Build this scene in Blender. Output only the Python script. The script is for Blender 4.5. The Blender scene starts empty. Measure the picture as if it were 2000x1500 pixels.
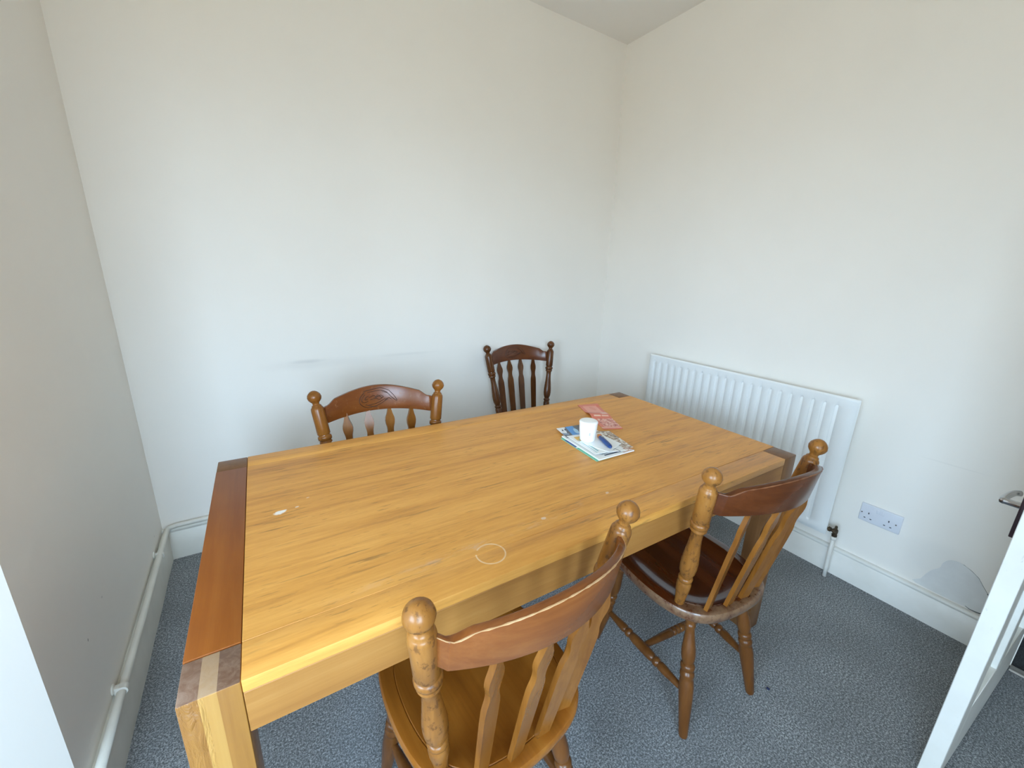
import bpy, bmesh, math, random
from mathutils import Vector, Matrix
random.seed(7)
S = bpy.context.scene
COL = S.collection
PI = math.pi

# ------------------------------------------------------------------ camera
F, CX, CY, CZ, YAW, PITCH, ROLL = 795.335, 0.47765, -2.28818, 1.39583, 0.571826, 0.271453, 0.0301956
cam = bpy.data.cameras.new('camera')
cam.sensor_width = 36.0
cam.lens = F / 2000.0 * 36.0
cam.clip_start = 0.02
co = bpy.data.objects.new('camera', cam); COL.objects.link(co)
cy_, sy_, cp_, sp_ = math.cos(YAW), math.sin(YAW), math.cos(PITCH), math.sin(PITCH)
fw = Vector((sy_*cp_, cy_*cp_, -sp_)); rt = Vector((cy_, -sy_, 0)); up = rt.cross(fw)
c_, s_ = math.cos(ROLL), math.sin(ROLL)
r2 = c_*rt + s_*up; u2 = -s_*rt + c_*up
M = Matrix((r2, u2, -fw)).transposed().to_4x4(); M.translation = (CX, CY, CZ)
co.matrix_world = M
S.camera = co

# ------------------------------------------------------------------ sky, daylight, exposure
W = bpy.data.worlds.new('daylight'); S.world = W
W.use_nodes = True
nt = W.node_tree; nt.nodes.clear()
n_out = nt.nodes.new('ShaderNodeOutputWorld'); n_bg = nt.nodes.new('ShaderNodeBackground')
n_tc = nt.nodes.new('ShaderNodeTexCoord'); n_sx = nt.nodes.new('ShaderNodeSeparateXYZ'); n_cr = nt.nodes.new('ShaderNodeValToRGB')
n_mr = nt.nodes.new('ShaderNodeMapRange'); n_mr.inputs['From Min'].default_value = -1; n_mr.inputs['From Max'].default_value = 1
nt.links.new(n_tc.outputs['Generated'], n_sx.inputs[0]); nt.links.new(n_sx.outputs['Z'], n_mr.inputs['Value'])
nt.links.new(n_mr.outputs[0], n_cr.inputs[0]); nt.links.new(n_cr.outputs[0], n_bg.inputs['Color']); nt.links.new(n_bg.outputs[0], n_out.inputs['Surface'])
e = n_cr.color_ramp.elements
e[0].position = 0.47; e[0].color = (0.20, 0.19, 0.15, 1)      # ground
e[1].position = 0.53; e[1].color = (0.61, 0.835, 1.07, 1)     # hazy horizon
x = n_cr.color_ramp.elements.new(1.0); x.color = (0.48, 0.73, 1.0, 1)
n_bg.inputs['Strength'].default_value = 6.6
S.view_settings.view_transform = 'Standard'; S.view_settings.look = 'None'
S.view_settings.gamma = 1.0; S.view_settings.use_curve_mapping = False
S.view_settings.exposure = 1.75
S.cycles.max_bounces = 14; S.cycles.diffuse_bounces = 10; S.cycles.glossy_bounces = 6
S.cycles.use_denoising = True

# room measures (metres, from the photograph; back left corner of the room is the origin)
RW, RH = 2.7654, 2.838
YN = -4.30            # near wall behind the camera
YC = -1.1826          # outer corner of the left wall
XA = -2.20            # left wall of the recess
WIN_FILL = (-0.95, 0.55, 0.72, 2.38)   # opening added in the near wall for fill light: x0, x1, z0, z1
WSD = (-4.00, -2.10, 0.72, 2.28)  # window opening in the recess: y0, y1, z0, z1
DOOR = (-3.07, -2.305, 2.03)       # doorway in the right wall
TB = 0.0198
# portals in the window openings (sampling aids for the sky, they give off no light of their own)
for nm_, (a_, b_, z0_, z1_), near_ in (('portal_near', WIN_FILL, True), ('portal_recess', WSD, False)):
    pl = bpy.data.lights.new(nm_, 'AREA'); pl.shape = 'RECTANGLE'
    pl.size = b_-a_; pl.size_y = z1_-z0_; pl.cycles.is_portal = True
    po = bpy.data.objects.new(nm_, pl); COL.objects.link(po)
    po.location = ((a_+b_)/2, YN-0.06, (z0_+z1_)/2) if near_ else (XA-0.06, (a_+b_)/2, (z0_+z1_)/2)
    po.rotation_euler = (PI/2, 0, 0) if near_ else (PI/2, 0, -PI/2)

# ------------------------------------------------------------------ helpers
def link(o): COL.objects.link(o); return o
def tag(o, label=None, cat=None, group=None, kind=None):
    if label: o['label'] = label
    if cat: o['category'] = cat
    if group: o['group'] = group
    if kind: o['kind'] = kind
    return o
def empty(name, loc, rz=0.0, label=None, cat=None, group=None):
    o = bpy.data.objects.new(name, None); o.location = loc; o.rotation_euler = (0, 0, rz)
    o.empty_display_size = 0.1
    link(o); return tag(o, label, cat, group)
def obj(name, bm, mat, parent=None, smooth=False):
    bmesh.ops.recalc_face_normals(bm, faces=bm.faces[:])
    me = bpy.data.meshes.new(name); bm.to_mesh(me); bm.free()
    if smooth:
        for p in me.polygons: p.use_smooth = True
    me.materials.append(mat)
    o = bpy.data.objects.new(name, me); link(o)
    if parent: o.parent = parent
    return o
def smooth_angle(o, deg=40):
    me = o.data
    for p in me.polygons: p.use_smooth = True
    b = bmesh.new(); b.from_mesh(me); lim = math.radians(deg)
    for ed in b.edges:
        ed.smooth = not (len(ed.link_faces) == 2 and ed.calc_face_angle(0) > lim)
    b.to_mesh(me); b.free()
    return o
def box(bm, a, b, bev=0.0, seg=2, mat=None):
    tb = bmesh.new()
    bmesh.ops.create_cube(tb, size=1)
    for v in tb.verts:
        v.co = Vector([(a[i]+b[i])/2 + v.co[i]*(b[i]-a[i]) for i in range(3)])
    if bev: bmesh.ops.bevel(tb, geom=tb.edges[:], offset=bev, segments=seg, affect='EDGES', profile=0.5)
    if mat is not None:
        bmesh.ops.transform(tb, matrix=mat, verts=tb.verts)
    merge(bm, tb)
def merge(bm, tb):
    vm = {v: bm.verts.new(v.co) for v in tb.verts}
    for f in tb.faces:
        try: bm.faces.new([vm[v] for v in f.verts])
        except ValueError: pass
    tb.free()
def boxo(name, a, b, mat, parent=None, bev=0.0, seg=2):
    bm = bmesh.new(); box(bm, a, b, bev, seg); o = obj(name, bm, mat, parent)
    if bev: smooth_angle(o)
    return o
def frame_of(d):
    d = d.normalized(); h = Vector((0, 0, 1)) if abs(d.z) < 0.9 else Vector((1, 0, 0))
    a = h.cross(d).normalized(); return a, d.cross(a)
def lathe(bm, p0, p1, prof, n=20):
    """prof: (distance from p0 along the axis, radius); closed at both ends."""
    p0 = Vector(p0); p1 = Vector(p1); d = (p1-p0).normalized(); a, b = frame_of(d)
    rings = []
    for t, r in prof:
        c = p0 + d*t
        rings.append([bm.verts.new(c + r*(a*math.cos(2*PI*k/n) + b*math.sin(2*PI*k/n))) for k in range(n)])
    for i in range(len(rings)-1):
        for k in range(n):
            bm.faces.new((rings[i][k], rings[i][(k+1) % n], rings[i+1][(k+1) % n], rings[i+1][k]))
    bm.faces.new(rings[0]); bm.faces.new(list(reversed(rings[-1])))
def tube(bm, pts, r, n=8):
    pts = [Vector(p) for p in pts]; rings = []; a = None
    for i, p in enumerate(pts):
        d = (pts[min(i+1, len(pts)-1)] - pts[max(i-1, 0)]).normalized()
        if a is None: a, b = frame_of(d)
        else:
            a = (a - d*a.dot(d)).normalized(); b = d.cross(a)
        rr = r[i] if isinstance(r, (list, tuple)) else r
        rings.append([bm.verts.new(p + rr*(a*math.cos(2*PI*k/n) + b*math.sin(2*PI*k/n))) for k in range(n)])
    for i in range(len(rings)-1):
        for k in range(n):
            bm.faces.new((rings[i][k], rings[i][(k+1) % n], rings[i+1][(k+1) % n], rings[i+1][k]))
    bm.faces.new(rings[0]); bm.faces.new(list(reversed(rings[-1])))
def catmull(pts, n=6, closed=False):
    P = [Vector(p) for p in pts]; out = []
    L = len(P); rng = range(L) if closed else range(L-1)
    for i in rng:
        p0 = P[(i-1) % L] if (closed or i > 0) else P[0]*2-P[1]
        p1 = P[i]; p2 = P[(i+1) % L]
        p3 = P[(i+2) % L] if (closed or i+2 < L) else P[-1]*2-P[-2]
        for k in range(n):
            t = k/n
            out.append(0.5*((2*p1)+(p2-p0)*t+(2*p0-5*p1+4*p2-p3)*t*t+(3*p1-p0-3*p2+p3)*t*t*t))
    if not closed: out.append(P[-1])
    return out
def prism(bm, pts2, place, t0, t1):
    """extrude a 2D outline: place(u, v, w) -> point, w from t0 to t1"""
    a = [bm.verts.new(place(u, v, t0)) for u, v in pts2]; b = [bm.verts.new(place(u, v, t1)) for u, v in pts2]
    n = len(a)
    bm.faces.new(a); bm.faces.new(list(reversed(b)))
    for i in range(n): bm.faces.new((a[i], a[(i+1) % n], b[(i+1) % n], b[i]))

# ------------------------------------------------------------------ materials
class NB:
    def __init__(s, name):
        s.m = bpy.data.materials.new(name); s.m.use_nodes = True; s.t = s.m.node_tree; s.t.nodes.clear()
        s.out = s.n('ShaderNodeOutputMaterial'); s.b = s.n('ShaderNodeBsdfPrincipled')
        s.l(s.b.outputs[0], s.out.inputs[0]); s._tc = None
    def n(s, typ, **kw):
        nd = s.t.nodes.new(typ)
        for k, v in kw.items(): setattr(nd, k, v)
        return nd
    def l(s, a, b): s.t.links.new(a, b)
    def set(s, inp, v):
        if hasattr(v, 'is_output') or isinstance(v, bpy.types.NodeSocket): s.l(v, inp)
        elif isinstance(v, (tuple, list)) and len(v) == 3 and inp.type == 'RGBA': inp.default_value = (*v, 1)
        else: inp.default_value = v
    def oc(s):
        if s._tc is None: s._tc = s.n('ShaderNodeTexCoord').outputs['Object']
        return s._tc
    def mapping(s, scale, loc=(0, 0, 0), rot=(0, 0, 0), src=None):
        m = s.n('ShaderNodeMapping'); s.l(src or s.oc(), m.inputs[0])
        m.inputs['Scale'].default_value = scale; m.inputs['Location'].default_value = loc; m.inputs['Rotation'].default_value = rot
        return m.outputs[0]
    def noise(s, vec, scale, detail=4, rough=0.55, dist=0.0):
        nd = s.n('ShaderNodeTexNoise'); s.l(vec, nd.inputs['Vector'])
        nd.inputs['Scale'].default_value = scale; nd.inputs['Detail'].default_value = detail
        nd.inputs['Roughness'].default_value = rough; nd.inputs['Distortion'].default_value = dist
        return nd.outputs['Fac']
    def ramp(s, fac, stops, interp='LINEAR'):
        r = s.n('ShaderNodeValToRGB'); r.color_ramp.interpolation = interp; s.l(fac, r.inputs[0]); els = r.color_ramp.elements
        while len(els) < len(stops): els.new(0.5)
        for el, (p, c) in zip(els, stops):
            el.position = p; el.color = (c, c, c, 1) if isinstance(c, (int, float)) else (*c, 1)
        return r.outputs[0]
    def mix(s, fac, a, b, mode='MIX'):
        m = s.n('ShaderNodeMix', data_type='RGBA', blend_type=mode)
        s.set(m.inputs[0], fac); s.set(m.inputs[6], a); s.set(m.inputs[7], b)
        return m.outputs[2]
    def math(s, op, a, b=None, c=None, clamp=False):
        m = s.n('ShaderNodeMath', operation=op); m.use_clamp = clamp
        for i, v in enumerate((a, b, c)):
            if v is not None: s.set(m.inputs[i], v)
        return m.outputs[0]
    def sep(s, v=None):
        x = s.n('ShaderNodeSeparateXYZ'); s.l(v or s.oc(), x.inputs[0]); return x.outputs
    def bump(s, h, strength, dist=0.002):
        b = s.n('ShaderNodeBump'); s.l(h, b.inputs['Height']); b.inputs['Strength'].default_value = strength; b.inputs['Distance'].default_value = dist
        s.l(b.outputs[0], s.b.inputs['Normal']); return b
    def base(s, c): s.set(s.b.inputs['Base Color'], c)
    def rough(s, v): s.set(s.b.inputs['Roughness'], v)
    def spec(s, v): s.set(s.b.inputs['Specular IOR Level'], v)
    def blob(s, centre, radii, soft=0.3, rot=0.0, jitter=0.0, jscale=20):
        """1 inside an ellipse in object x,y(,z) space, soft edge"""
        mp = s.n('ShaderNodeVectorMath', operation='SUBTRACT'); s.l(s.oc(), mp.inputs[0]); mp.inputs[1].default_value = centre
        m = s.n('ShaderNodeMapping', vector_type='TEXTURE'); s.l(mp.outputs[0], m.inputs[0]); m.inputs['Rotation'].default_value = (0, 0, rot); m.inputs['Scale'].default_value = radii
        ln = s.n('ShaderNodeVectorMath', operation='LENGTH'); s.l(m.outputs[0], ln.inputs[0])
        d = ln.outputs['Value']
        if jitter: d = s.math('ADD', d, s.math('MULTIPLY', s.math('SUBTRACT', s.noise(s.oc(), jscale, 3), 0.5), jitter))
        mr = s.n('ShaderNodeMapRange', interpolation_type='SMOOTHSTEP'); s.l(d, mr.inputs['Value'])
        mr.inputs['From Min'].default_value = 1.0-soft; mr.inputs['From Max'].default_value = 1.0+soft*0.2
        mr.inputs['To Min'].default_value = 1; mr.inputs['To Max'].default_value = 0
        return mr.outputs[0]

def plain(name, col, rough=0.5, metal=0.0, spec=0.5, var=0.06, scale=30, bump=0.0):
    b = NB(name)
    f = b.noise(b.oc(), scale, 3)
    c2 = tuple(max(0, v*(1-var)) for v in col)
    b.base(b.ramp(f, [(0.3, c2), (0.7, col)])); b.rough(rough); b.b.inputs['Metallic'].default_value = metal; b.spec(spec)
    if bump: b.bump(f, bump, 0.001)
    return b.m

def wood(name, dark, mid, light, axis='z', freq=38.0, rough=0.32, contrast=1.0, wear=None, worn_col=None, wlo=.60, coat=0.25, bump=0.08, offset=(0, 0, 0)):
    b = NB(name)
    k = {'x': (0.045, 1, 1), 'y': (1, 0.045, 1), 'z': (1, 1, 0.045)}[axis]
    v = b.mapping(k, offset)
    g1 = b.noise(v, freq, 5, 0.6, 0.35)
    g2 = b.noise(b.mapping(tuple(q*3.2 for q in k), offset), freq*1.6, 3, 0.7)
    big = b.noise(b.oc(), 5.0, 2)
    f = b.math('ADD', b.math('MULTIPLY', g1, 0.75), b.math('MULTIPLY', g2, 0.25))
    f = b.math('ADD', b.math('MULTIPLY', b.math('SUBTRACT', f, 0.5), contrast), 0.5)
    c = b.ramp(f, [(0.26, dark), (0.5, mid), (0.72, light)])
    c = b.mix(b.math('MULTIPLY', b.ramp(big, [(0.35, 1.0), (0.65, 0.0)]), 0.35), c, dark)
    r = rough
    if wear:
        w = b.ramp(b.noise(b.mapping((1, 1, 0.6)), wear, 5, 0.7), [(wlo, 0.0), (wlo+.07, 1.0)])
        c = b.mix(b.math('MULTIPLY', w, 0.6), c, worn_col or dark)
        r = b.math('ADD', b.math('MULTIPLY', w, 0.15), rough)
    b.base(c); b.rough(r); b.spec(.32)
    b.b.inputs['Coat Weight'].default_value = coat*.6; b.b.inputs['Coat Roughness'].default_value = 0.22
    b.bump(f, bump, 0.001)
    return b.m

def wall_paint(name, scuffs=(), col=(0.875, 0.84, 0.785)):
    b = NB(name)
    n1 = b.noise(b.oc(), 2.2, 3); n2 = b.noise(b.oc(), 160, 2, 0.6); n3 = b.noise(b.oc(), 9, 4)
    c = b.ramp(n1, [(0.3, tuple(v*0.975 for v in col)), (0.7, col)])
    for cen, rad, soft, amt, sc in scuffs:
        f = b.math('MULTIPLY', b.blob(cen, rad, soft, 0, 0.5, 14), amt)
        c = b.mix(f, c, sc)
    b.base(c); b.rough(0.62); b.spec(0.3)
    h = b.math('ADD', b.math('MULTIPLY', n2, 0.25), n3)
    b.bump(h, 0.10, 0.004)
    return b.m

GREY = (0.38, 0.38, 0.37)
m_back = wall_paint('paint_wall_back', [((0.70, 0, 0.915), (0.10, 1, 0.012), 0.9, 0.22, GREY), ((0.68, 0, 0.900), (0.20, 1, 0.035), 0.9, 0.10, GREY),
                                        ((1.22, 0, 0.912), (0.22, 1, 0.010), 0.9, 0.10, GREY), ((1.0, 0, 0.90), (0.5, 1, 0.03), 0.9, 0.05, GREY)])
m_left = wall_paint('paint_wall_left', [((0, -0.95, 0.40), (1, 0.004, 0.0055), 0.5, 0.65, (0.15, 0.14, 0.13)), ((0, -0.80, 0.42), (1, 0.005, 0.004), 0.5, 0.5, GREY), ((0, -0.15, 0.22), (1, 0.004, 0.006), 0.5, 0.5, GREY)])
m_right = wall_paint('paint_wall_right', [((RW, -2.04, 0.28), (1, 0.13, 0.10), 0.6, 0.15, (0.55, 0.58, 0.58)), ((RW, -1.99, 0.70), (1, 0.12, 0.003), 0.8, 0.10, GREY)])
m_white = wall_paint('paint_wall_plain')
m_ceil = wall_paint('paint_ceiling', col=(0.88, 0.85, 0.81))
m_plaster = plain('bare_plaster', (0.76, 0.76, 0.745), 0.8, var=0.10, scale=14)
m_crack = plain('crack_dirt', (0.10, 0.11, 0.11), 0.9)
m_gloss = NB('gloss_trim_paint')
_n = m_gloss.noise(m_gloss.oc(), 7, 4)
m_gloss.base(m_gloss.ramp(_n, [(0.3, (0.74, 0.73, 0.68)), (0.7, (0.82, 0.81, 0.77))])); m_gloss.rough(0.35); m_gloss.bump(_n, 0.15, 0.003); m_gloss = m_gloss.m
m_cream = plain('aged_cream_gloss', (0.75, 0.73, 0.66), 0.38, var=0.10, scale=9, bump=0.15)
m_rad = plain('radiator_enamel', (0.84, 0.86, 0.86), 0.32, var=0.03, scale=6)
m_plastic = plain('socket_plastic', (0.70, 0.72, 0.78), 0.35, var=0.03)
m_dark = plain('dark_slot', (0.05, 0.055, 0.07), 0.6)
m_brass = plain('tarnished_brass', (0.12, 0.085, 0.05), 0.45, 0.6, var=0.7, scale=90, bump=0.4)
m_chrome = plain('satin_chrome', (0.50, 0.51, 0.53), 0.22, 1.0, var=0.05)
m_plate = plain('dark_bronze_plate', (0.05, 0.03, 0.035), 0.35, 0.5)

def door_paint():
    b = NB('door_gloss_paint')
    n1 = b.noise(b.oc(), 6, 4); n2 = b.ramp(b.noise(b.mapping((1, 1, 0.5)), 60, 4, 0.7), [(0.66, 0.0), (0.70, 1.0)])
    c = b.ramp(n1, [(0.3, (0.76, 0.75, 0.70)), (0.7, (0.84, 0.84, 0.80))])
    c = b.mix(b.math('MULTIPLY', n2, 0.30), c, (0.45, 0.42, 0.36))
    b.base(c); b.rough(0.35); b.bump(n1, 0.1, 0.002); return b.m
m_door = door_paint()

def carpet(name, dk, md, lt):
    b = NB(name)
    n1 = b.noise(b.oc(), 165, 3, 0.8); n2 = b.noise(b.oc(), 300, 2, 0.7); n3 = b.noise(b.oc(), 3.5, 3)
    f = b.math('ADD', b.math('MULTIPLY', n1, 0.62), b.math('MULTIPLY', n2, 0.38))
    c = b.ramp(f, [(0.39, dk), (0.5, md), (0.60, lt)])
    c = b.mix(b.math('MULTIPLY', b.ramp(n3, [(0.35, 1.0), (0.65, 0.0)]), 0.30), c, dk)
    b.base(c); b.rough(0.95); b.spec(0.1)
    b.b.inputs['Sheen Weight'].default_value = 0.15
    b.bump(f, 0.6, 0.004)
    return b.m
m_carpet = carpet('grey_carpet', (0.075, 0.082, 0.086), (0.20, 0.214, 0.226), (0.52, 0.55, 0.575))
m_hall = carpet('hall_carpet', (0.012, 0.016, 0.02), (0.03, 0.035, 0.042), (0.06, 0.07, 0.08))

# table oak, coordinates local to the table (x along its length from the far left corner, y towards the back wall)
def table_oak():
    b = NB('oak_table_top')
    v = b.mapping((0.06, 1, 1)); v2 = b.mapping((0.10, 1, 1), (3, 1, 0))
    g1 = b.noise(v, 26, 6, 0.62, 0.5); g2 = b.noise(v2, 120, 3, 0.7, 0.2)
    f = b.math('ADD', b.math('MULTIPLY', g1, 0.72), b.math('MULTIPLY', g2, 0.28))
    c = b.ramp(f, [(0.34, (0.52, 0.215, 0.038)), (0.48, (0.73, 0.335, 0.063)), (0.63, (0.86, 0.43, 0.10))])
    # dark flecks of open grain, along the boards
    fl = b.ramp(b.noise(b.mapping((0.075, 1, 1), (7, 0, 0)), 95, 4, 0.62, 0.3), [(0.585, 0.0), (0.66, 1.0)])
    patch = b.ramp(b.noise(b.mapping((0.5, 1, 1), (2, 5, 0)), 5.5, 2), [(0.44, 0.0), (0.62, 1.0)])
    c = b.mix(b.math('MULTIPLY', b.math('MULTIPLY', fl, patch), 0.75), c, (0.21, 0.10, 0.025))
    fl2 = b.ramp(b.noise(b.mapping((0.13, 1, 1), (1, 9, 0)), 150, 3, 0.6, 0.2), [(0.60, 0.0), (0.67, 1.0)])
    patch2 = b.ramp(b.noise(b.mapping((0.6, 1, 1), (8, 3, 0)), 7, 2), [(0.47, 0.0), (0.62, 1.0)])
    c = b.mix(b.math('MULTIPLY', b.math('MULTIPLY', fl2, patch2), 0.6), c, (0.33, 0.15, 0.03))
    # boards of slightly different tone
    sx = b.sep()
    br = b.n('ShaderNodeTexWhiteNoise', noise_dimensions='1D')
    b.l(b.math('FLOOR', b.math('DIVIDE', b.math('ADD', sx[1], .0802), 0.12117)), br.inputs['W'])
    c = b.mix(0.22, c, b.mix(br.outputs[0], (0.44, 0.18, 0.035), (0.68, 0.36, 0.10)))
    # water ring and its smear, pale crumbs of dried paint
    def local(px, py): return px, py
    rx, ry = RING
    dx = b.math('SUBTRACT', sx[0], rx); dy = b.math('SUBTRACT', sx[1], ry)
    d = b.math('SQRT', b.math('ADD', b.math('MULTIPLY', dx, dx), b.math('MULTIPLY', dy, dy)))
    ring = b.math('SUBTRACT', 1.0, b.math('DIVIDE', b.math('ABSOLUTE', b.math('SUBTRACT', d, 0.0335)), 0.0027), clamp=True)
    ang = b.math('ARCTAN2', dy, dx)
    gap = b.math('GREATER_THAN', b.math('ABSOLUTE', b.math('SUBTRACT', ang, 2.55)), 0.22)
    ring = b.math('MULTIPLY', b.math('MULTIPLY', ring, gap), b.ramp(b.noise(b.oc(), 45, 3), [(0.25, 0.55), (0.6, 1.0)]))
    c = b.mix(b.math('MULTIPLY', ring, 0.95), c, (0.86, 0.68, 0.45))
    smear = b.math('MULTIPLY', b.blob((rx+0.06, ry+0.045, 0.775), (0.42, 0.020, 1), 0.9, 0.05), b.ramp(b.noise(b.mapping((0.3, 1, 1)), 60, 4, 0.7), [(0.50, 0.0), (0.68, 1.0)]))
    c = b.mix(b.math('MULTIPLY', smear, 0.55), c, (0.72, 0.50, 0.36))
    for (px, py), rad, am in CRUMBS:
        c = b.mix(b.math('MULTIPLY', b.blob((px, py, 0.775), (rad*1.5, rad, 1), 0.4, 0.2, 0.8, 120), am), c, (0.88, 0.84, 0.78))
    b.base(c)
    b.rough(b.math('ADD', 0.36, b.math('MULTIPLY', g1, 0.16))); b.spec(0.45)
    b.bump(b.math('SUBTRACT', f, b.math('MULTIPLY', fl, 0.5)), 0.12, 0.0012)
    return b.m

# ================================================================== the room
def wallbox(name, a, b, m, kind='structure'):
    return tag(boxo(name, a, b, m), kind=kind)
T = 0.12
wallbox('floor', (XA-T, YN-T, -0.08), (RW+0.01, T, 0.0), m_carpet)
wallbox('floor_hall', (RW+0.01, -3.6, -0.08), (RW+1.35, -1.6, -0.002), m_hall)
wallbox('ceiling', (XA-T, YN-T, RH), (RW+T, T, RH+0.08), m_ceil)
wallbox('wall_back', (0.0, 0, 0), (RW+T, T, RH), m_back)
def cut_wall(name, x0, x1, y0, y1, hole, m):
    """wall slab standing along y with one rectangular opening"""
    hy0, hy1, hz0, hz1 = hole
    bm = bmesh.new()
    for a, b in (((x0, y0, 0), (x1, hy0, RH)), ((x0, hy1, 0), (x1, y1, RH)), ((x0, hy0, hz1), (x1, hy1, RH))):
        box(bm, a, b)
    if hz0 > 0: box(bm, (x0, hy0, 0), (x1, hy1, hz0))
    return tag(obj(name, bm, m), kind='structure')
# left wall: a solid breast whose outer corner shows at the photograph's left edge
BX, BY = -0.52, YC-0.56      # end face splayed on purpose so it catches less window light
bm = bmesh.new()
prism(bm, [(XA-T, T), (0, T), (0, YC), (BX, BY), (XA-T, BY)], lambda u, v, w: Vector((u, v, w)), 0, RH)
tag(obj('wall_left', bm, m_left), kind='structure')
cut_wall('wall_recess', XA-T, XA, YN-T, BY, WSD, m_white)
bm = bmesh.new()
for a, b in (((XA, YN-T, 0), (WIN_FILL[0], YN, RH)), ((WIN_FILL[1], YN-T, 0), (RW+T, YN, RH)), ((WIN_FILL[0], YN-T, WIN_FILL[3]), (WIN_FILL[1], YN, RH)), ((WIN_FILL[0], YN-T, 0), (WIN_FILL[1], YN, WIN_FILL[2]))): box(bm, a, b)
tag(obj('wall_near', bm, m_white), kind='structure')
wallbox('wall_shade_block', (0.75, YN, 0), (RW, DOOR[0]-.08, RH), m_white)  # unseen solid block added to keep near-window light off the door side
wr = cut_wall('wall_right', RW, RW+T, YN-T, 0.0, (DOOR[0], DOOR[1], 0, DOOR[2]), m_right)
# hall behind the doorway
wallbox('wall_hall_far', (RW+1.35, -3.6, 0), (RW+1.45, -1.6, RH), m_ceil)
wallbox('wall_hall_side', (RW+T, -1.6, 0), (RW+1.45, -1.5, RH), m_ceil)
wallbox('wall_hall_end', (RW+T, -3.7, 0), (RW+1.45, -3.6, RH), m_ceil)
wallbox('ceiling_hall', (RW+T, -3.7, RH), (RW+1.45, -1.5, RH+0.08), m_ceil)

# bare plaster patch with its dark cracks on the right wall
pts = [(-2.000, .150), (-2.011, .177), (-2.022, .212), (-2.035, .239), (-2.052, .262), (-2.055, .285), (-2.067, .308), (-2.085, .318), (-2.109, .316), (-2.134, .304), (-2.157, .287), (-2.172, .265), (-2.193, .238), (-2.203, .232), (-2.206, .196), (-2.203, .15)]
bm = bmesh.new(); prism(bm, [(p.x, p.y) for p in catmull([(a, b, 0) for a, b in pts], 3, True)], lambda u, v, w: Vector((RW-w, u, v)), -0.001, 0.0016)
o = obj('plaster_patch', bm, m_plaster, wr); o['label'] = 'bare grey plaster patch where the paint has come away'
bm = bmesh.new()
tube(bm, [(RW-.0016, -2.150, .151), (RW-.0016, -2.163, .146), (RW-.0018, -2.178, .146), (RW-.0018, -2.190, .147), (RW-.0016, -2.203, .157)], [.0008, .0016, .0018, .0022, .0012], 6)
tube(bm, [(RW-.0012, -2.190, .240), (RW-.0016, -2.199, .233), (RW-.0012, -2.204, .229)], [.0012, .0026, .0014], 6)
tube(bm, [(RW-.0010, -2.108, .3165), (RW-.0010, -2.134, .3045), (RW-.0010, -2.157, .2875), (RW-.0010, -2.172, .2655), (RW-.0010, -2.192, .239)], .0007, 6)
o = obj('crack', bm, m_crack, wr); o['label'] = 'dark cracks around the bare plaster'

# skirting boards: profile (distance from wall, height) run along a wall
def skirting(name, prof, p0, p1, inward, m):
    bm = bmesh.new(); p0 = Vector(p0); p1 = Vector(p1); n = Vector(inward); N = max(2, int((p1-p0).length/0.15)); rows = []
    rnd = random.Random(name)
    for i in range(N+1):
        c = p0.lerp(p1, i/N); j = 0.0 if i in (0, N) else rnd.uniform(-.0012, .0012)
        rows.append([bm.verts.new(c + n*(d + (j if d > .005 else 0)) + Vector((0, 0, h))) for d, h in prof])
    for i in range(N):
        for k in range(len(prof)-1):
            bm.faces.new((rows[i][k], rows[i+1][k], rows[i+1][k+1], rows[i][k+1]))
    bm.faces.new(rows[0]); bm.faces.new(list(reversed(rows[-1])))
    o = obj(name, bm, m); smooth_angle(o, 50); return tag(o, kind='structure')
def round_top(t, h, r=0.008, bead=0.0):
    p = [(0, 0), (t, 0)]
    if bead: p += [(t, h-bead-.010), (t-.004, h-bead-.006), (t-.004, h-bead-.002), (t, h-bead+.002)]
    p += [(t, h-r), (t-r*.3, h-r*.3), (t-r, h)]
    return p + [(0, h)]
skirting('baseboard_back', round_top(TB, .166, .008, .018), (0, 0, 0), (RW, 0, 0), (0, -1, 0), m_cream)
skirting('baseboard_left', round_top(TB, .152, .006), (0, YC, 0), (0, -TB, 0), (1, 0, 0), m_cream)
skirting('baseboard_right', round_top(TB, .142, .009, .016), (RW, DOOR[1]+.07, 0), (RW, -TB, 0), (-1, 0, 0), m_gloss)
skirting('baseboard_return', round_top(TB, .152, .006), (BX, BY, 0), (0.0, YC, 0), (.733, -.680, 0), m_cream)
skirting('baseboard_near', round_top(TB, .152, .006), (XA, YN, 0), (.75, YN, 0), (0, 1, 0), m_cream)

# unseen windows: the recess one lights the room, the near one is added fill
def window(name, a0, a1, z0, z1, place):
    win = empty(name, place((a0+a1)/2, .06, z0)); win['kind'] = 'structure'; off = Vector(win.location)
    def part(nm, p, q):
        A, B = Vector(place(*p))-off, Vector(place(*q))-off
        o = boxo(nm, [min(A[i], B[i]) for i in range(3)], [max(A[i], B[i]) for i in range(3)], m_gloss, win, .004); o['kind'] = 'structure'
    for p, q in (((a0, .09, z0), (a0+.05, .03, z1)), ((a1-.05, .09, z0), (a1, .03, z1)), ((a0+.05, .09, z0), (a1-.05, .03, z0+.05)), ((a0+.05, .09, z1-.05), (a1-.05, .03, z1)), (((a0+a1)/2-.025, .085, z0+.05), ((a0+a1)/2+.025, .035, z1-.05))):
        part('window_frame', p, q)
    part('window_sill', (a0-.03, .02, z0-.03), (a1+.03, -.08, z0))
window('window_fill', *WIN_FILL, lambda a, d, z: (a, YN-d, z))
window('window_2', *WSD, lambda a, d, z: (XA-d, a, z))

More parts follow.
